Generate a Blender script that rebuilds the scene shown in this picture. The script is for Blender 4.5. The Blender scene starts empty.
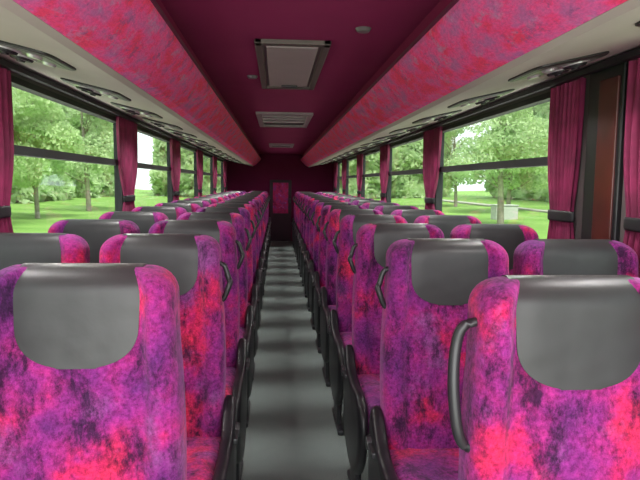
import bpy, bmesh, math, random
from mathutils import Vector, Matrix, noise as mnoise
random.seed(7)
scene=bpy.context.scene
COL=scene.collection
scene.view_settings.view_transform='Standard'

# ------------------------------------------------------------ constants
H=1.30; CX=0.07
XL=CX-1.18; XR=CX+1.18
Y0=-0.7; Y1=13.2
CEIL=H+0.62

# ------------------------------------------------------------ material helpers
def newmat(name):
    m=bpy.data.materials.new(name); m.use_nodes=True
    nt=m.node_tree; b=nt.nodes['Principled BSDF']
    return m,nt,b
def N(nt,t,**k):
    n=nt.nodes.new(t)
    for a,v in k.items(): setattr(n,a,v)
    return n
def plain(name,col,rough=0.5,metal=0.0,var=0.12,scale=8,bump=0.0,bscale=200,spec=0.5,bdist=.003):
    m,nt,b=newmat(name)
    tc=N(nt,'ShaderNodeTexCoord'); no=N(nt,'ShaderNodeTexNoise')
    no.inputs['Scale'].default_value=scale; no.inputs['Detail'].default_value=4
    nt.links.new(tc.outputs['Object'],no.inputs['Vector'])
    r=N(nt,'ShaderNodeValToRGB')
    r.color_ramp.elements[0].position=.3; r.color_ramp.elements[1].position=.7
    r.color_ramp.elements[0].color=[c*(1-var) for c in col]+[1]
    r.color_ramp.elements[1].color=[min(1,c*(1+var)) for c in col]+[1]
    nt.links.new(no.outputs['Fac'],r.inputs['Fac']); nt.links.new(r.outputs['Color'],b.inputs['Base Color'])
    b.inputs['Roughness'].default_value=rough; b.inputs['Metallic'].default_value=metal
    b.inputs['Specular IOR Level'].default_value=spec
    if bump>0:
        n2=N(nt,'ShaderNodeTexNoise'); n2.inputs['Scale'].default_value=bscale; n2.inputs['Detail'].default_value=3
        nt.links.new(tc.outputs['Object'],n2.inputs['Vector'])
        bp=N(nt,'ShaderNodeBump'); bp.inputs['Strength'].default_value=bump; bp.inputs['Distance'].default_value=bdist
        nt.links.new(n2.outputs['Fac'],bp.inputs['Height']); nt.links.new(bp.outputs['Normal'],b.inputs['Normal'])
    return m
def moquette(name,stops,darkcol,darkthr=.53,scale=6.0,dscale=7.0,rand=True,light=(.45,.16,.6),lightthr=.6,sheen=.15,stretch=(1,1,1),speck=.5,bump=.25,soft=.13,dtop=.95):
    m,nt,b=newmat(name)
    tc=N(nt,'ShaderNodeTexCoord'); vec=tc.outputs['Object']
    if rand:
        oi=N(nt,'ShaderNodeObjectInfo')
        mu=N(nt,'ShaderNodeMath',operation='MULTIPLY'); mu.inputs[1].default_value=37.0
        nt.links.new(oi.outputs['Random'],mu.inputs[0])
        ad=N(nt,'ShaderNodeVectorMath',operation='ADD')
        nt.links.new(vec,ad.inputs[0]); nt.links.new(mu.outputs[0],ad.inputs[1]); vec=ad.outputs[0]
    mp=N(nt,'ShaderNodeMapping'); mp.inputs['Scale'].default_value=stretch
    nt.links.new(vec,mp.inputs['Vector']); vec=mp.outputs['Vector']
    def noi(s,d=4,r=.55,off=0,dist=0.0,st=None):
        n=N(nt,'ShaderNodeTexNoise'); n.inputs['Scale'].default_value=s; n.inputs['Detail'].default_value=d
        n.inputs['Roughness'].default_value=r; n.inputs['Distortion'].default_value=dist
        a=N(nt,'ShaderNodeVectorMath',operation='ADD'); a.inputs[1].default_value=(off,off*1.7,off*.6)
        nt.links.new(vec,a.inputs[0]); src=a.outputs[0]
        if st:
            mm=N(nt,'ShaderNodeMapping'); mm.inputs['Scale'].default_value=st; mm.inputs['Rotation'].default_value=(0,.6,0)
            nt.links.new(src,mm.inputs['Vector']); src=mm.outputs['Vector']
        nt.links.new(src,n.inputs['Vector']); return n.outputs['Fac']
    cr=N(nt,'ShaderNodeValToRGB'); e=cr.color_ramp.elements
    while len(e)<len(stops): e.new(.5)
    for i,(p,c) in enumerate(stops): e[i].position=p; e[i].color=(*c,1)
    nt.links.new(noi(scale,4,.6,0),cr.inputs['Fac'])
    def mask(f,a,bb,top=1):
        r=N(nt,'ShaderNodeMapRange'); r.inputs[1].default_value=a; r.inputs[2].default_value=bb; r.inputs[4].default_value=top
        nt.links.new(f,r.inputs[0]); return r.outputs[0]
    def mix(f,c1,c2):
        x=N(nt,'ShaderNodeMix',data_type='RGBA'); nt.links.new(f,x.inputs[0])
        nt.links.new(c1,x.inputs[6])
        if isinstance(c2,tuple): x.inputs[7].default_value=(*c2,1)
        else: nt.links.new(c2,x.inputs[7])
        return x.outputs[2]
    c=cr.outputs['Color']
    c=mix(mask(noi(scale*1.3,6,.65,11),lightthr,lightthr+.12,.8),c,light)
    c=mix(mask(noi(dscale,12,.80,23,.1,(1.35,1.35,.7)),darkthr,darkthr+soft,dtop),c,darkcol)
    fs=mask(noi(85,3,.85,5),.3,.7)
    hs=N(nt,'ShaderNodeMath',operation='MULTIPLY_ADD'); hs.inputs[1].default_value=speck; hs.inputs[2].default_value=1-speck*.55
    nt.links.new(fs,hs.inputs[0])
    vm=N(nt,'ShaderNodeVectorMath',operation='SCALE'); nt.links.new(c,vm.inputs[0]); nt.links.new(hs.outputs[0],vm.inputs['Scale'])
    nt.links.new(vm.outputs[0],b.inputs['Base Color'])
    b.inputs['Roughness'].default_value=.9; b.inputs['Specular IOR Level'].default_value=.1
    b.inputs['Sheen Weight'].default_value=sheen; b.inputs['Sheen Tint'].default_value=(.9,.45,.75,1); b.inputs['Sheen Roughness'].default_value=.5
    bp=N(nt,'ShaderNodeBump'); bp.inputs['Strength'].default_value=bump; bp.inputs['Distance'].default_value=.003
    nt.links.new(noi(160,2,.5,3),bp.inputs['Height']); nt.links.new(bp.outputs['Normal'],b.inputs['Normal'])
    return m

M_seat=moquette('seat_moquette',[(.34,(.13,.022,.15)),(.45,(.26,.026,.20)),(.54,(.36,.026,.18)),(.61,(.58,.024,.12)),(.70,(.66,.030,.09))],(.026,.010,.036),darkthr=.485,scale=5.6,dscale=9.0,light=(.25,.070,.24),lightthr=.55,sheen=.24,speck=1.0,soft=.12,dtop=.92)
M_rack=moquette('rack_moquette',[(.34,(.64,.16,.44)),(.44,(.88,.13,.40)),(.52,(.98,.09,.31)),(.62,(.98,.07,.19))],(.34,.12,.31),darkthr=.545,scale=8,dscale=8.5,rand=False,light=(.60,.30,.54),lightthr=.56,sheen=.05,stretch=(1.6,.8,1.6),speck=.35,soft=.10,dtop=.85)
M_vinyl=plain('headrest_vinyl',(.030,.030,.031),.42,var=.15,scale=9,bump=.25,bscale=20,bdist=.003)
M_black=plain('black_plastic',(.012,.012,.014),.38,var=.1)
M_rubber=plain('black_rubber',(.01,.01,.012),.6)
M_grip=plain('grey_grip',(.022,.022,.025),.4)
M_rim=plain('dark_rim_plastic',(.03,.03,.033),.35)
M_steel=plain('painted_steel',(.05,.05,.055),.4,metal=.5)
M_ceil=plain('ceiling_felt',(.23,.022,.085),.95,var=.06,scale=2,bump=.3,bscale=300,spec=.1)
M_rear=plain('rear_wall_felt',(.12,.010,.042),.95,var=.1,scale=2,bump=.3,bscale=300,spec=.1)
M_trimp=plain('purple_trim',(.12,.012,.055),.7)
M_beige=plain('beige_panel',(.47,.43,.385),.6,var=.05,scale=3)
M_cream=plain('pale_slat_plastic',(.34,.30,.30),.45,var=.04)
M_vent=plain('vent_plastic',(.016,.015,.015),.4)
M_frame=plain('bronze_frame',(.09,.072,.062),.5,metal=.2)
M_slat=plain('slatted_vent_plastic',(.24,.20,.20),.45)
M_chrome=plain('chrome',(.6,.6,.6),.3,metal=.7,var=.03)
M_ventin=plain('vent_inset_plastic',(.10,.095,.09),.35)
M_pillar=plain('pillar_trim',(.12,.10,.10),.6)
M_curt=plain('curtain_cloth',(.21,.013,.068),.8,var=.3,scale=12,bump=.2,bscale=250)
M_wood=plain('reddish_panel',(.065,.008,.007),.35,var=.4,scale=6)
M_tinted=plain('hatch_panel',(.30,.25,.24),.35,var=.05)
M_bark=plain('bark',(.30,.26,.21),.9,var=.3,scale=3)
M_white=plain('white_paint',(.5,.5,.48),.5)
M_path=plain('gravel_path',(.40,.38,.34),.9)
M_bounce=plain('bounce_pad',(.60,.57,.53),.95,var=.2,scale=5)  # pale colour for the added bounce pad
M_cloth2=plain('rear_door_paint',(.035,.005,.016),.6)
M_red=moquette('rear_panel_print',[(.35,(.3,.02,.10)),(.5,(.5,.03,.12)),(.65,(.3,.04,.2))],(.05,.01,.03),rand=False,scale=9)

M_floor,nt,b=newmat('floor_vinyl')
tc=N(nt,'ShaderNodeTexCoord')
n1=N(nt,'ShaderNodeTexNoise'); n1.inputs['Scale'].default_value=260; n1.inputs['Detail'].default_value=2
n2=N(nt,'ShaderNodeTexNoise'); n2.inputs['Scale'].default_value=4; n2.inputs['Detail'].default_value=8; n2.inputs['Roughness'].default_value=.7
nt.links.new(tc.outputs['Object'],n1.inputs['Vector']); nt.links.new(tc.outputs['Object'],n2.inputs['Vector'])
r=N(nt,'ShaderNodeValToRGB'); r.color_ramp.elements[0].position=.35; r.color_ramp.elements[1].position=.65
r.color_ramp.elements[0].color=(.115,.132,.122,1); r.color_ramp.elements[1].color=(.225,.25,.235,1)
nt.links.new(n1.outputs['Fac'],r.inputs['Fac'])
mx=N(nt,'ShaderNodeMix',data_type='RGBA',blend_type='MULTIPLY'); mx.inputs[0].default_value=.4
nt.links.new(r.outputs['Color'],mx.inputs[6]); nt.links.new(n2.outputs['Fac'],mx.inputs[7])
nt.links.new(mx.outputs[2],b.inputs['Base Color']); b.inputs['Roughness'].default_value=.7; b.inputs['Specular IOR Level'].default_value=.2

M_glass=bpy.data.materials.new('window_glass'); M_glass.use_nodes=True; nt=M_glass.node_tree
for n in list(nt.nodes):
    if n.type=='BSDF_PRINCIPLED': nt.nodes.remove(n)
o=[n for n in nt.nodes if n.type=='OUTPUT_MATERIAL'][0]
tr=N(nt,'ShaderNodeBsdfTransparent'); tr.inputs['Color'].default_value=(.92,.96,.94,1)
gl=N(nt,'ShaderNodeBsdfGlossy'); gl.inputs['Roughness'].default_value=.02
lw=N(nt,'ShaderNodeLayerWeight'); lw.inputs['Blend'].default_value=.10
ms=N(nt,'ShaderNodeMath',operation='MULTIPLY'); ms.inputs[1].default_value=.3
nt.links.new(lw.outputs['Fresnel'],ms.inputs[0])
mxs=N(nt,'ShaderNodeMixShader'); nt.links.new(ms.outputs[0],mxs.inputs[0]); nt.links.new(tr.outputs[0],mxs.inputs[1]); nt.links.new(gl.outputs[0],mxs.inputs[2])
nt.links.new(mxs.outputs[0],o.inputs['Surface'])

def leafmat(name,c1,c2,tl=.45,sc=1.3):
    m,nt,b=newmat(name)
    tc=N(nt,'ShaderNodeTexCoord'); no=N(nt,'ShaderNodeTexNoise'); no.inputs['Scale'].default_value=sc; no.inputs['Detail'].default_value=5
    nt.links.new(tc.outputs['Object'],no.inputs['Vector'])
    r=N(nt,'ShaderNodeValToRGB'); r.color_ramp.elements[0].position=.35; r.color_ramp.elements[1].position=.65
    r.color_ramp.elements[0].color=(*c1,1); r.color_ramp.elements[1].color=(*c2,1)
    nt.links.new(no.outputs['Fac'],r.inputs['Fac']); nt.links.new(r.outputs['Color'],b.inputs['Base Color'])
    b.inputs['Roughness'].default_value=.8; b.inputs['Specular IOR Level'].default_value=.2
    t=N(nt,'ShaderNodeBsdfTranslucent'); nt.links.new(r.outputs['Color'],t.inputs['Color'])
    mx=N(nt,'ShaderNodeMixShader'); mx.inputs[0].default_value=tl
    o=[n for n in nt.nodes if n.type=='OUTPUT_MATERIAL'][0]
    nt.links.new(b.outputs[0],mx.inputs[1]); nt.links.new(t.outputs[0],mx.inputs[2]); nt.links.new(mx.outputs[0],o.inputs['Surface'])
    return m
M_leaf=leafmat('foliage',(.42,.57,.27),(.64,.77,.43),.5)
M_leaf2=leafmat('foliage_pale',(.46,.60,.34),(.68,.79,.49),.5,.5)
M_grass=leafmat('lawn',(.14,.27,.05),(.22,.36,.09),.0,.4)

# ------------------------------------------------------------ mesh helpers
def meshdata(name,v,f,mat,smooth=False):
    me=bpy.data.meshes.new(name); me.from_pydata(v,[],f); me.update()
    me.materials.append(mat)
    if smooth:
        for p in me.polygons: p.use_smooth=True
    return me
def obj(name,me,parent=None,loc=(0,0,0),label=None,cat=None,kind=None,group=None):
    o=bpy.data.objects.new(name,me); o.location=loc
    if parent is not None: o.parent=parent
    COL.objects.link(o)
    if label: o['label']=label
    if cat: o['category']=cat
    if kind: o['kind']=kind
    if group: o['group']=group
    return o
def bm_to(bm,name,mat,smooth=False,sharp=None):
    bmesh.ops.recalc_face_normals(bm,faces=bm.faces)
    if sharp:
        for e in bm.edges:
            if len(e.link_faces)==2 and e.calc_face_angle(0)>math.radians(sharp): e.smooth=False
    me=bpy.data.meshes.new(name); bm.to_mesh(me); bm.free(); me.materials.append(mat)
    if smooth:
        for p in me.polygons: p.use_smooth=True
    return me
def add_box(bm,x0,x1,y0,y1,z0,z1,bev=0,seg=2):
    r=bmesh.ops.create_cube(bm,size=1); vs=r['verts']
    for v in vs:
        v.co=Vector(((x0+x1)/2+v.co.x*(x1-x0),(y0+y1)/2+v.co.y*(y1-y0),(z0+z1)/2+v.co.z*(z1-z0)))
    if bev>0:
        es=list({e for v in vs for e in v.link_edges})
        bmesh.ops.bevel(bm,geom=es,offset=bev,segments=seg,affect='EDGES',profile=.5)
def boxes(name,lst,mat,bev=0,seg=2,smooth=False):
    bm=bmesh.new()
    for b in lst: add_box(bm,*b,bev=bev,seg=seg)
    return bm_to(bm,name,mat,smooth)
def loft(rings,mat,name,cap=True,smooth=True,sharp=None):
    v=[];f=[];n=len(rings[0])
    for r in rings: v+=r
    for i in range(len(rings)-1):
        for j in range(n):
            k=(j+1)%n; f.append((i*n+j,i*n+k,(i+1)*n+k,(i+1)*n+j))
    if cap: f.append(tuple(range(n))[::-1]); f.append(tuple((len(rings)-1)*n+j for j in range(n)))
    bm=bmesh.new(); 
    vs=[bm.verts.new(p) for p in v]
    for q in f:
        try: bm.faces.new([vs[i] for i in q])
        except ValueError: pass
    return bm_to(bm,name,mat,smooth,sharp)
def tube(path,r,mat,name,seg=12,flat=1.0,closed=False):
    rings=[]; P=[Vector(p) for p in path]
    for i,p in enumerate(P):
        if closed: t=(P[(i+1)%len(P)]-P[i-1]).normalized()
        else: t=(P[min(i+1,len(P)-1)]-P[max(i-1,0)]).normalized()
        ref=Vector((1,0,0)) if abs(t.x)<.9 else Vector((0,1,0))
        a=t.cross(ref).normalized(); b=t.cross(a).normalized()
        rr=r[i] if isinstance(r,(list,tuple)) else r
        rings.append([tuple(p+a*math.cos(2*math.pi*k/seg)*rr+b*math.sin(2*math.pi*k/seg)*rr*flat) for k in range(seg)])
    if closed: rings.append(rings[0])
    return loft(rings,mat,name,cap=not closed)
def sstep(a,b,x):
    t=max(0,min(1,(x-a)/(b-a))); return t*t*(3-2*t)
def smooth_path(pts,n=8):
    P=[Vector(p) for p in pts]; out=[]
    for i in range(len(P)-1):
        p0=P[max(i-1,0)];p1=P[i];p2=P[i+1];p3=P[min(i+2,len(P)-1)]
        for k in range(n):
            t=k/n; out.append(.5*((2*p1)+(-p0+p2)*t+(2*p0-5*p1+4*p2-p3)*t*t+(-p0+3*p1-3*p2+p3)*t**3))
    out.append(P[-1]); return out

# ------------------------------------------------------------ seat meshes (facing -y, floor origin)
ZT=1.120; ZB=.36
def bw(z):
    w=.203+.012*math.sin(math.pi*min(1,max(0,(z-.4)/.55)))-.006*sstep(.9,1.05,z)
    r=.062
    if z>ZT-r: w=w-r+math.sqrt(max(0,r*r-(z-(ZT-r))**2))
    return w
def byc(z): return .02+(z-.45)*.10
RT=.048
def tk(z):
    if z>ZT-RT: return math.sqrt(max(0,1-((z-(ZT-RT))/RT)**2))
    return 1
def bt(z): return (.060-.008*sstep(.5,1.0,z))*max(tk(z),.10)
def front(x,z):
    W=max(bw(z),.01); u=min(1,abs(x)/W)
    e=(1-u**4)**.25
    bol=(.036+.016*sstep(.82,.95,z))*math.sin(math.pi/2*sstep(.62,.86,u))*sstep(.36,.5,z)*max(tk(z),.1)
    lum=.014*math.sin(math.pi*min(1,max(0,(z-.45)/.42)))*(1-sstep(.4,.62,u))
    return byc(z)-bt(z)*e-bol*e-lum
def backy(x,z):
    W=max(bw(z),.01); u=min(1,abs(x)/W)
    return byc(z)+bt(z)*(1-u**4)**.25
def ring(z,W,fy,by,n=40):
    pts=[]
    for i in range(n):
        a=math.pi*i/(n-1); x=-W*math.cos(a); pts.append((x,fy(x,z),z))
    for i in range(1,n-1):
        a=math.pi*i/(n-1); x=W*math.cos(a); pts.append((x,by(x,z),z))
    return pts
zs=[ZB,ZB+.015,.42]+[.47+.04*i for i in range(15)]+[ZT-.06,ZT-.05,ZT-.04,ZT-.03,ZT-.02,ZT-.013,ZT-.007,ZT-.003,ZT-.001,ZT]
zs=sorted(set(round(z,4) for z in zs if z<=ZT))
me_back=loft([ring(z,bw(z),front,backy) for z in zs],M_seat,'backrest')
VB=.915; VT=ZT+.002
def vw(z):
    t=(z-VB)/.090
    w=.123+.005*sstep(VB,VT,z)
    if t<1: w*=max(.0,(1-(1-min(1,t))**2.6))**(1/2.4)
    return max(w,.04)
def vinyl_mesh():
    rows=[]
    nx=28
    zz=[VB+(ZT-RT-VB)*(k/22)**1.6 for k in range(23)]
    def cr(x,z): return .0007*mnoise.noise(Vector((x*20,z*34,1.3)))
    def yf(x,z): return front(min(abs(x),.124),z)-.0028-.0012*(1-(abs(x)/.131)**4)+cr(x,z)
    for z in zz:
        W=vw(z); rows.append([(-W+2*W*i/nx, yf(-W+2*W*i/nx,z),z) for i in range(nx+1)])
    ztop=ZT-RT; W=vw(ztop)
    for k in range(1,15):
        a=math.pi*k/15
        row=[]
        for i in range(nx+1):
            x=-W+2*W*i/nx
            f0=yf(x,ztop); b0=backy(x,ztop)+.003
            c=(f0+b0)/2; h=(b0-f0)/2
            row.append((x,c-h*math.cos(a)+byc(ztop+RT*math.sin(a))-byc(ztop),ztop+(RT+.003)*math.sin(a)))
        rows.append(row)
    for z in (ztop,1.04,1.0,.97):
        rows.append([(-W+2*W*i/nx, backy(-W+2*W*i/nx,z)+.003,z) for i in range(nx+1)])
    v=[];f=[]
    for r in rows: v+=r
    n=nx+1
    for i in range(len(rows)-1):
        for j in range(nx): f.append((i*n+j,i*n+j+1,(i+1)*n+j+1,(i+1)*n+j))
    me=meshdata('headrest_cover',v,f,M_vinyl,True)
    bm=bmesh.new(); bm.from_mesh(me)
    bmesh.ops.recalc_face_normals(bm,faces=bm.faces)
    be=[e for e in bm.edges if len(e.link_faces)==1]
    r=bmesh.ops.extrude_edge_only(bm,edges=be)
    for g_ in r['geom']:
        if isinstance(g_,bmesh.types.BMVert):
            c=Vector((0,byc(min(g_.co.z,ZT)),min(g_.co.z,ZT-.03)))
            d=c-g_.co; d.x=0; g_.co+=d.normalized()*.012
    for e in be: e.smooth=False
    me2=bpy.data.meshes.new('headrest_cover'); bm.to_mesh(me2); bm.free(); me2.materials.append(M_vinyl)
    for p in me2.polygons: p.use_smooth=True
    return me2
me_vinyl=vinyl_mesh()
def cush():
    rings=[]
    W=.215
    ys=[.02,.0,-.04,-.12,-.22,-.32,-.40,-.44,-.465,-.48,-.487,-.49]
    for y in ys:
        e=max(0,(-y-.42)/.07); hh=.065*math.sqrt(max(.02,1-min(1,e)**2)); ww=W-.03*(1-math.sqrt(max(0,1-min(1,e)**2)))
        zc=.395+.01*(-y/.49)
        r=[]
        n=32
        for i in range(n):
            a=2*math.pi*i/n; c,s=math.cos(a),math.sin(a)
            x=ww*abs(c)**.4*(1 if c>0 else -1); z=hh*abs(s)**.45*(1 if s>0 else -1)
            if s>0: z+=.012*sstep(.5,.85,abs(x)/ww)*(1-min(1,e))
            r.append((x,y,zc+z))
        rings.append(r)
    return loft(rings,M_seat,'seat_cushion')
me_cush=cush()
bm=bmesh.new()
add_box(bm,-.20,.20,-.40,-.36,.28,.33,.008); add_box(bm,-.20,.20,-.10,-.05,.28,.33,.008)
add_box(bm,-.03,.03,-.27,-.20,.02,.32,.01); add_box(bm,-.05,.05,-.42,-.03,.0,.03,.008)
add_box(bm,-.03,.03,-.40,-.05,.27,.30,.006)
me_frame=bm_to(bm,'seat_frame',M_steel)
def shell_outline():
    out=[(.058,.53),(.06,.40),(.035,.27),(-.05,.16),(-.20,.12),(-.34,.15),(-.44,.24),(-.480,.35),(-.455,.45),(-.36,.49),(-.22,.485),(-.12,.505),(-.04,.56),(.025,.58)]
    P=[(0,a,b) for a,b in out]; P=P+[P[0]]
    return smooth_path(P,4)[:-1]
SX=.252
def shell(side):
    x0=side*.214; x1=side*SX
    sp=shell_outline()
    cy=sum(p.y for p in sp)/len(sp); cz=sum(p.z for p in sp)/len(sp)
    rings=[]
    for k,s in ((0,.95),(.12,.985),(.3,1.0),(.6,.995),(.8,.97),(.93,.93),(1,.87)):
        x=x0+(x1-x0)*k
        rings.append([(x,cy+(p.y-cy)*s,cz+(p.z-cz)*s) for p in sp])
    return loft(rings,M_black,'side_shell')
def footleg(side):
    x=side*.222; bm=bmesh.new()
    add_box(bm,min(x-.012,x+.012),max(x-.012,x+.012),-.30,-.12,.02,.22,.01); add_box(bm,x-.016,x+.016,-.38,-.04,0,.028,.008)
    return bm_to(bm,'side_leg',M_black)
def recl(side):
    bm=bmesh.new()
    r=bmesh.ops.create_cone(bm,cap_ends=True,segments=24,radius1=.028,radius2=.022,depth=.02)
    for v in r['verts']: v.co=Vector((side*(SX+.004)+v.co.z*side,-.01+v.co.x,.47+v.co.y))
    add_box(bm,min(side*(SX-.004),side*(SX+.012)),max(side*(SX-.004),side*(SX+.012)),-.11,-.01,.462,.482,.005)
    return bm_to(bm,'recline_lever',M_rim)
def grab(side,X,zt,zb,rr):
    x=side*.205; X=side*X
    yy=lambda z: byc(z)-.03
    zm=(zt+zb)/2
    p=smooth_path([(x-side*.02,yy(zt),zt),(X-side*.016,yy(zt),zt-.010),(X-side*.002,yy(zt),zt-.05),(X+side*.004,yy(zm),zm),(X-side*.002,yy(zb),zb+.045),(X-side*.018,yy(zb),zb+.008),(x-side*.02,yy(zb),zb)],6)
    n=len(p)
    return tube(p,[rr*(.8+.3*math.sin(math.pi*i/(n-1))) for i in range(n)],M_grip,'grab_handle',12)
parts={}
for s in (-1,1):
    parts[s]=[('side_shell',shell(s)),('side_leg',footleg(s)),('recline_lever',recl(s))]
    parts[s,'big']=grab(s,.236,1.04,.795,.0105)
    parts[s,'small']=grab(s,.226,1.03,.90,.0090)
def make_seat(x,y,side,aisle,label,handle=None):
    e=obj('coach_seat',None,None,(x,y,0),label,'seat',None,'rows of coach seats')
    e.empty_display_size=.2
    L=[('backrest',me_back),('headrest_cover',me_vinyl),('seat_cushion',me_cush),('seat_frame',me_frame)]
    if aisle: L+=parts[side]
    if handle: L.append(('grab_handle',parts[side,handle]))
    for nm,me in L:
        c=obj(nm,me,e)
        if nm=='headrest_cover': c['label']='dark grey vinyl headrest cover'
        if nm=='grab_handle': c['label']='dark grey curved grab handle'
    return e
LBL_A='magenta moquette coach seat, grey vinyl headrest, beside the aisle'
LBL_W='magenta moquette coach seat, grey vinyl headrest, beside the window'
RP=.74
rowsL=[1.20+RP*i for i in range(16)]
rowsR=[1.04]+[1.82+RP*i for i in range(15)]
def floor_fill(x,y,z,e):
    l=bpy.data.lights.new('floor_fill_spot','SPOT'); l.energy=e; l.shadow_soft_size=.03; l.color=(.95,1,.98); l.spot_size=math.radians(130); l.spot_blend=.7  # added spot per row, lays light bands across the aisle floor
    o=bpy.data.objects.new('floor_fill_spot',l); o.location=(x,y,z); COL.objects.link(o)
for i,y in enumerate(rowsL):
    if y<12.7:
        make_seat(-.41 if i==0 else -.388,y,1,True,LBL_A,'small' if i>0 else None); make_seat(-.85 if i==0 else -.83,y,1,False,LBL_W)
        floor_fill(-.16,y-.60,.24,1.5)
for i,y in enumerate(rowsR):
    if y<12.7:
        make_seat(.578 if i==0 else .555,y,-1,True,LBL_A,'big' if i==0 else 'small'); make_seat(1.012 if i==0 else .99,y,-1,False,LBL_W)
        if i>0: floor_fill(.29,y-.48,.24,1.5)

# ------------------------------------------------------------ shell
obj('floor',boxes('floor',[(XL-.05,XR+.05,Y0,Y1+.05,-.06,0)],M_floor),kind='structure')
obj('ceiling',boxes('ceiling',[(CX-.80,CX+.80,Y0,Y1+.05,CEIL,CEIL+.04)],M_ceil),kind='structure')
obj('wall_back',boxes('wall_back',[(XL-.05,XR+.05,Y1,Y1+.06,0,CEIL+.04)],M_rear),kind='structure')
GZ0=.98; GZ1=H+.43
pilL=[(.35,.45),(2.20,2.40),(4.33,4.50),(6.35,6.5),(8.35,8.5),(10.35,10.5),(12.3,Y1)]
pilR=[(.05,.2),(1.98,2.50),(4.6,4.75),(6.7,6.85),(8.75,8.9),(10.8,10.95),(12.4,Y1)]
def wall(name,x0,x1,pil):
    L=[(x0,x1,Y0,Y1,0,GZ0),(x0,x1,Y0,Y1,GZ1,CEIL+.04)]
    for a,b_ in pil: L.append((x0,x1,a,b_,GZ0,GZ1))
    obj(name,boxes(name,L,M_pillar),kind='structure')
wall('wall_left',XL-.05,XL,pilL); wall('wall_right',XR,XR+.05,pilR)
wn=1
def window(xw,side,a,b_):
    global wn
    t=.028
    x0,x1=(xw-.045,xw+.008) if side<0 else (xw-.008,xw+.045)
    zb=H+(.125 if side<0 else .115)
    fr=[(x0,x1,a,a+t,GZ0,GZ1),(x0,x1,b_-t,b_,GZ0,GZ1),(x0,x1,a+t,b_-t,GZ0,GZ0+t),(x0,x1,a+t,b_-t,GZ1-t,GZ1)]
    w=obj('window_%d'%wn,boxes('window_frame',fr,M_rubber),kind='structure')
    xm=xw-.02 if side<0 else xw+.02
    obj('transom_bar',boxes('transom',[(x0,x1,a+t,b_-t,zb-.020,zb+.020),],M_rubber),w)
    obj('glass_pane',boxes('pane',[(xm-.002,xm+.002,a+t,b_-t,GZ0+t,GZ1-t)],M_glass),w)
    wn+=1
def bays(pil):
    out=[]; s=Y0+.1
    for a,b_ in pil:
        if a-s>.3: out.append((s,a))
        s=b_
    return out
for a,b_ in bays(pilL): window(XL,-1,a,b_)
for a,b_ in bays(pilR): window(XR,1,a,b_)

def extrude_profile(prof,mat,name,y0=Y0,y1=Y1,nseg=1,smooth=False):
    rings=[[(x,y0+(y1-y0)*k/nseg,z) for x,z in prof] for k in range(nseg+1)]
    return loft(rings,mat,name,True,smooth)
for sd in (-1,1):
    X=lambda d: CX+sd*d
    prof=[(.60,H+.358),(.565,H+.374),(.52,H+.412),(.47,H+.463),(.440,H+.500),(.436,H+.522),(.60,H+.545),(.66,H+.50),(.63,H+.36)]
    r=obj('luggage_rack',extrude_profile([(X(a),b_) for a,b_ in prof],M_rack,'rack_face',Y0,Y1-.002,1,False),None,label='long overhead luggage rack clad in pink and violet moquette',cat='luggage rack',group='overhead luggage racks')
    p2=[(.437,H+.516),(.431,H+.519),(.431,H+.530),(.45,H+.538),(.50,H+.522)]
    obj('edge_rail',extrude_profile([(X(a),b_) for a,b_ in p2],M_trimp,'edge_rail',Y0,Y1-.004),r)
    p3=[(.475,H+.52),(.475,CEIL-.001),(.49,CEIL-.001),(.49,H+.52)]
    obj('rack_back_panel',extrude_profile([(X(a),b_) for a,b_ in p3],M_ceil,'rack_back',Y0,Y1-.004),r)
    pp=[(.602,H+.357),(.63,H+.350),(1.178,H+.480),(1.178,H+.51),(.62,H+.40)]
    obj('trim_%d'%(1 if sd<0 else 2),extrude_profile([(X(a),b_) for a,b_ in pp],M_beige,'service_panel',Y0,Y1-.003),kind='structure')
    pr=[(1.12,H+.436),(1.145,H+.436),(1.145,H+.466),(1.12,H+.460)]
    obj('curtain_rail',extrude_profile([(X(a),b_) for a,b_ in pr],M_rubber,'curtain_rail',Y0+.1,Y1-.05),None,label='black curtain rail above the side windows',cat='curtain rail',group='curtain rails')

SLP=.130/.548
sl=math.atan(SLP)
def cyl(bm,x,y,z0,z1,r0,r1,n=24):
    rr=bmesh.ops.create_cone(bm,cap_ends=True,segments=n,radius1=r0,radius2=r1,depth=z1-z0)
    for v in rr['verts']: v.co+=Vector((x,y,(z0+z1)/2))
def oval(a,b,z0,z1,mat,name,p=.30,rim=.006):
    rings=[]
    for z,k in ((z1,1),(z0+rim*.6,1),(z0,1-rim/b)):
        rings.append([(a*k*math.copysign(abs(math.cos(t))**p,math.cos(t)),b*k*math.copysign(abs(math.sin(t))**p,math.sin(t)),z) for t in [2*math.pi*i/48 for i in range(48)]])
    return loft(rings,mat,name,True,False)
me_vp=oval(.130,.145,-.008,.006,M_vent,'vent_plate')
me_vp2=oval(.108,.123,-.010,-.004,M_ventin,'vent_inset')
bm=bmesh.new(); cyl(bm,0,0,-.022,-.008,.034,.042); cyl(bm,0,0,-.028,-.014,.012,.018); me_noz=bm_to(bm,'nozzle',M_black,False)
bm=bmesh.new(); cyl(bm,0,0,-.018,-.008,.020,.026); me_lamp=bm_to(bm,'lamp',M_chrome,False)
bm=bmesh.new(); cyl(bm,0,0,-.014,-.007,.047,.050); me_ring=bm_to(bm,'nozzle_ring',M_chrome,False)
vy=[1.25+.77*i for i in range(15)]
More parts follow.
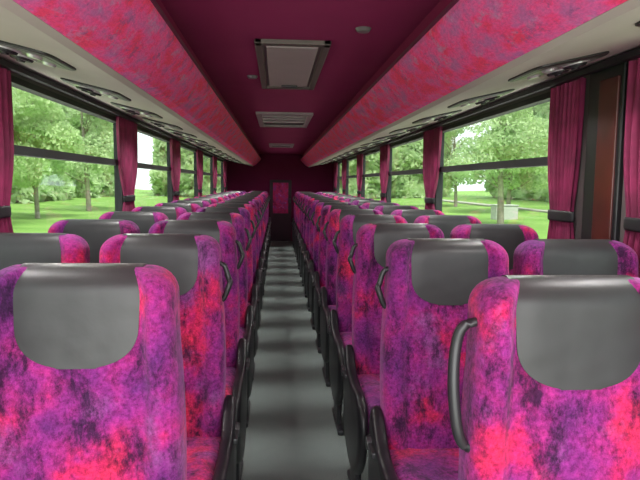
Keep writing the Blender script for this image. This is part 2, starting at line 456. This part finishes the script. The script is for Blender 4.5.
for sd in (-1,1):
    for i,y in enumerate(vy):
        d=.885
        z=H+.350+SLP*(d-.63)-.001
        e=obj('air_vent_panel',me_vp,None,(CX+sd*d,y,z),'dark overhead panel with round air nozzles and reading lights','air vent',None,'overhead air vent panels')
        e.rotation_euler=(0,-sl*sd,0)
        obj('inset_plate',me_vp2,e)
        for yy in (-.06,.06):
            obj('air_nozzle',me_noz,e,(.035*sd,yy,0)); obj('nozzle_ring',me_ring,e,(.035*sd,yy,0)); obj('reading_light',me_lamp,e,(-.055*sd,yy,0))
        l=bpy.data.lights.new('cabin_fill_spot','SPOT'); l.energy=14; l.spot_size=math.radians(170); l.spot_blend=1; l.shadow_soft_size=.03; l.color=(1,.96,.94)  # added wide fill spot below each panel to brighten the cabin
        lo=bpy.data.objects.new('cabin_fill_spot',l); lo.location=(CX+sd*(d-.05),y,z-.07); COL.objects.link(lo)

bm=bmesh.new()
hx0,hx1,hy0,hy1=CX-.006-.168,CX-.006+.168,2.64,3.90
zc=CEIL
for b_ in [(hx0,hx1,hy0,hy0+.05,zc-.02,zc+.005),(hx0,hx1,hy1-.05,hy1,zc-.02,zc+.005),(hx0,hx0+.035,hy0,hy1,zc-.02,zc+.005),(hx1-.035,hx1,hy0,hy1,zc-.02,zc+.005)]:
    add_box(bm,*b_,bev=.006)
hat=obj('roof_hatch',bm_to(bm,'hatch_frame',M_frame),None,label='rectangular roof hatch with dark bronze frame in the plum ceiling',cat='roof hatch')
obj('hatch_inner_rim',boxes('hatch_rim',[(hx0+.03,hx1-.03,hy0+.04,hy1-.04,zc-.008,zc+.003)],M_frame,.003),hat)
obj('hatch_panel',boxes('hatch_panel',[(hx0+.05,hx1-.05,hy0+.09,hy1-.09,zc-.016,zc+.002)],M_tinted,.006),hat)
obj('hatch_handle',boxes('hatch_handle',[(CX-.05,CX+.05,hy1-.15,hy1-.12,zc-.03,zc-.014)],M_black,.006),hat)
def area(name,loc,rot,sx,sy,e,col=(1,1,1)):
    l=bpy.data.lights.new(name,'AREA'); l.shape='RECTANGLE'; l.size=sx; l.size_y=sy; l.energy=e; l.color=col
    o=bpy.data.objects.new(name,l); o.location=loc; o.rotation_euler=rot; COL.objects.link(o)
def clamp(y0,y1,w,grp='ceiling vents'):
    L_=y1-y0
    e=obj('ceiling_vent',boxes('vent_housing',[(-w,w,0,.12,-.02,.004),(-w,w,L_-.12,L_,-.02,.004),(-w,-w+.05,.12,L_-.12,-.02,.004),(w-.05,w,.12,L_-.12,-.02,.004)],M_slat,.004,2),None,(CX-.01,y0,CEIL),'grey rectangular slatted vent in the plum ceiling',"ceiling vent",None,grp)
    obj('grille',boxes('grille',[(-w+.05,w-.05,.22+i*.24,.32+i*.24,-.016,-.004) for i in range(max(1,int((L_-.36)/.24)))],M_cream,.003),e)
    obj('back_plate',boxes('back_plate',[(-w+.04,w-.04,.10,L_-.10,-.005,.003)],M_vent),e)
clamp(5.3,6.55,.255)
clamp(9.5,10.3,.20)
bm=bmesh.new(); cyl(bm,0,0,-.014,.002,.024,.034,24); me_sp=bm_to(bm,'sensor',M_ventin)  # small round ceiling button, not a light source
obj('ceiling_button',me_sp,None,(CX+.27,2.42,CEIL),'small round grey button on the plum ceiling','ceiling button')
obj('ceiling_button',me_sp,None,(CX-.22,3.55,CEIL),'small round grey button on the plum ceiling','ceiling button')

door=obj('door_1',boxes('rear_door',[(CX-.24,CX+.24,Y1-.04,Y1+.001,0,1.36)],M_cloth2,.01),kind='structure')
obj('door_panel',boxes('door_print',[(CX-.17,CX+.17,Y1-.055,Y1-.035,.62,1.30)],M_red,.006),door)
obj('door_handle',boxes('door_handle',[(CX+.20,CX+.225,Y1-.075,Y1-.038,.85,.95)],M_rim,.008),door)

def curtain_mesh(W,side,seed,pinch):
    rnd=random.Random(seed); ph=rnd.random()*6
    nz=36; ny=90; zt=H+.434; zb=GZ0-.03
    v=[];f=[]
    for layer in (0,1):
        for i in range(nz+1):
            z=zt+(zb-zt)*i/nz; t=(zt-z)/(zt-zb)
            w=1-pinch*math.exp(-((t-.72)/.20)**2)-.10*sstep(0,.6,t)
            for j in range(ny+1):
                u=-1+2*j/ny
                y=u*W*w+.010*math.sin(t*3+ph)
                amp=(.016-.006*math.exp(-((t-.72)/.1)**2))*(.7+.3*math.sin(5*u+ph))
                x=.026+amp*math.sin(u*22+2.5*math.sin(u*2.3+ph)+ph+.8*math.sin(2.2*t+u*3))+.003*math.sin(u*61+t)-layer*.003
                v.append((-side*x,y,z))
    off=(nz+1)*(ny+1)
    for L in (0,off):
        for i in range(nz):
            for j in range(ny):
                a=L+i*(ny+1)+j; f.append((a,a+1,a+ny+2,a+ny+1))
    return meshdata('curtain',v,f,M_curt,True)
def tie_mesh(W,side,pinch):
    rings=[]
    for z,k in ((1.195,.96),(1.187,1),(1.158,1),(1.150,.96)):
        r=[]
        for i in range(28):
            a=2*math.pi*i/28
            r.append((-side*(.028+.024*k*math.sin(a)),(W*(.91-pinch)*k+.012)*math.cos(a),z))
        rings.append(r)
    return loft(rings,M_rubber,'tieback')
cl='magenta pleated curtain tied back at the window pillar'
def curtain(xw,side,y,W,seed,pinch=.45):
    c=obj('curtain',curtain_mesh(W,side,seed,pinch),None,(xw,y,0),cl,'curtain',None,'side window curtains')
    obj('tieback',tie_mesh(W,side,pinch),c)
for i,y in enumerate([2.33,4.42,6.45,8.42,10.42,12.4]): curtain(XL,-1,y,.22 if i==0 else .30,i,.28 if i==0 else .45)
for i,y in enumerate([1.85,2.47,4.68,6.78,8.83,10.88,12.5]): curtain(XR,1,y,(.20,.15)[i] if i<2 else .28,20+i,.24 if i<2 else .45)
pc=obj('pillar_cover',boxes('pillar_cover',[(XR-.022,XR+.002,2.065,2.305,.6,GZ1+.02)],M_black,.006),None,label='dark framed reddish brown pillar cover between two curtains',cat='pillar cover')
obj('inlay_panel',boxes('inlay',[(XR-.030,XR-.018,2.085,2.21,.7,GZ1-.03)],M_wood,.004),pc)

# ------------------------------------------------------------ outside
G=-1.0
bm=bmesh.new()
bmesh.ops.create_grid(bm,x_segments=60,y_segments=60,size=110)
def gz(x,y):
    d=max(0,abs(x)-14); return G+.045*d
for v in bm.verts:
    d=max(0,abs(v.co.x)-14); v.co.z=.045*d+.2*mnoise.noise(v.co*.06)*min(1,d/8)
g=obj('lawn',bm_to(bm,'lawn',M_grass,True),None,(0,10,G),'wide green lawn rising gently away from the coach','lawn')
g['kind']='structure'
obj('bounce_pad',boxes('bounce_slab',[(-6.0,5.5,-8,16,G-.05,G+.05)],M_bounce),None,label='pale ground pad added around the coach to bounce daylight inside',cat='bounce pad')  # added reflector, throws sunlight up through the windows onto racks and ceiling
def quads(rnd,n,smin,smax,gen):
    v=[];f=[]
    for i in range(n):
        p=gen(rnd); s=rnd.uniform(smin,smax)
        q=Vector((rnd.gauss(0,1),rnd.gauss(0,1),rnd.gauss(0,1))).normalized(); w=q.cross(Vector((rnd.random(),rnd.random(),rnd.random()))).normalized()
        b0=len(v); v+=[tuple(p-q*s),tuple(p+w*s*.6),tuple(p+q*s),tuple(p-w*s*.6)]; f.append((b0,b0+1,b0+2,b0+3))
    return v,f
def tree_meshes(seed,h,rad,mat,n):
    rnd=random.Random(seed)
    lean=Vector((rnd.uniform(-.3,.3),rnd.uniform(-.3,.3),0))
    path=[(0,0,-.3),(lean.x*.3,lean.y*.3,h*.25),(lean.x,lean.y,h*.6),(lean.x*1.3,lean.y*1.3,h*.85)]
    tr=tube(smooth_path(path,5),[.17*h/8*(1-.8*i/15) for i in range(16)],M_bark,'trunk',10)
    bm=bmesh.new(); bm.from_mesh(tr)
    blobs=[]
    for k in range(15):
        a=rnd.uniform(0,6.28); zz=h*rnd.uniform(.28,.95); rr=rad*rnd.uniform(.2,.75)*(1-.4*abs(zz/h-.6))
        c=Vector((math.cos(a)*rr+lean.x,math.sin(a)*rr+lean.y,zz)); blobs.append((c,rad*rnd.uniform(.35,.5)))
        s=Vector((lean.x*.8,lean.y*.8,zz*.62)); bt_=tube([s,(s+c)/2+Vector((0,0,-.1)),c],[.05,.035,.012],M_bark,'b',6)
        bm.from_mesh(bt_)
    trunk=bm_to(bm,'trunk',M_bark,True)
    def gen(rnd):
        c,r=rnd.choice(blobs)
        d=Vector((rnd.gauss(0,1),rnd.gauss(0,1),rnd.gauss(0,1))).normalized()*r*rnd.uniform(.4,1)**.5
        d.z*=.75; return c+d
    v,f=quads(rnd,n,.08,.18,gen)
    return trunk,meshdata('canopy',v,f,mat)
kinds=[tree_meshes(1,9,3.2,M_leaf,11000),tree_meshes(2,11,3.6,M_leaf2,12000),tree_meshes(3,7.5,2.8,M_leaf,10000),tree_meshes(4,10,3.6,M_leaf2,12000)]
def tree(x,y,k,s,rot):
    t,c=kinds[k]
    e=obj('tree',None,None,(x,y,gz(x,y)),'leafy green tree standing on the lawn outside the coach','tree',None,'trees on the lawn')
    e.scale=(s,s,s); e.rotation_euler=(0,0,rot)
    obj('trunk',t,e); obj('canopy',c,e)
rnd=random.Random(5)
for i in range(5): tree(-rnd.uniform(13.5,14.5),9+i*9,(1,0,3,2,1)[i],rnd.uniform(.85,1.0),rnd.uniform(0,6))
for i,(x,y) in enumerate([(17.5,15),(12.8,33.0),(18,45),(17.5,57)]): tree(x,y,(3,1,0,3)[i],rnd.uniform(.9,1.05),rnd.uniform(0,6))
def woodland(name,p0,p1,out,seed,mat,hh,n,s0=.34,s1=.78):
    p0=Vector(p0);p1=Vector(p1);L=(p1-p0).length;d=(p1-p0).normalized();o_=Vector(out)
    def gen(rnd):
        s=L*rnd.random(); hgt=hh+2*mnoise.noise(Vector((s*.12,seed,0)))+1.5*mnoise.noise(Vector((s*.5,seed,3)))
        t=rnd.random(); b=p0+d*s; z=gz(b.x,0)+.1+hgt*t
        off=rnd.uniform(0,2.0)+2.5*mnoise.noise(Vector((s*.25,z*.3,seed)))+2*t
        q=b+o_*off; return Vector((q.x,q.y,z))
    v,f=quads(random.Random(seed),n,s0,s1,gen)
    obj(name,meshdata(name,v,f,mat),None,(0,0,0),'dense green woodland edge beyond the lawn','woodland','stuff')
woodland('woodland_foliage',(-21,-2,0),(-21,80,0),(-1,0,0),3,M_leaf2,16,85000)
woodland('woodland_foliage',(29,6,0),(29,80,0),(1,0,0),4,M_leaf2,22,100000)
woodland('woodland_foliage',(-18,87,0),(26,87,0),(0,1,0),6,M_leaf2,24,40000)
obj('gravel_path',boxes('path',[(20,21.4,-20,80,G+.26,G+.40)],M_path),None,label='pale gravel path crossing the lawn',cat='path')
obj('white_bin',boxes('bin',[(14.4,15.9,38.0,39.0,G-.1,G+.95),(14.35,15.95,37.95,39.05,G+.95,G+1.02)],M_white,.04),None,label='small whitish box cabinet on the lawn',cat='cabinet')

# ------------------------------------------------------------ light
w=bpy.data.worlds.new('world'); scene.world=w; w.use_nodes=True
bg=w.node_tree.nodes['Background']; bg.inputs[0].default_value=(.93,.97,1,1); bg.inputs[1].default_value=2.6
sun=bpy.data.lights.new('sun','SUN'); sun.energy=7; sun.angle=math.radians(15); sun.color=(1,.97,.9)
so=bpy.data.objects.new('sun',sun); so.rotation_euler=(math.radians(30),math.radians(12),0); COL.objects.link(so)
area('windscreen_fill',(CX,-.9,1.35),(math.radians(90),0,0),2.2,1.2,58)  # added area lamp behind the camera, stands in for windscreen daylight

# ------------------------------------------------------------ camera
cam=bpy.data.cameras.new('camera'); co=bpy.data.objects.new('camera',cam); COL.objects.link(co)
F=590; cam.sensor_width=36; cam.lens=36*F/640; cam.clip_start=.05
yaw=math.atan(43/F); pit=math.atan(57/math.hypot(F,43))
R=Matrix.Rotation(-yaw,4,'Z')@Matrix.Rotation(math.pi/2-pit,4,'X')@Matrix.Rotation(math.radians(.7),4,'Z')
co.matrix_world=Matrix.Translation((0,0,H))@R
scene.camera=co
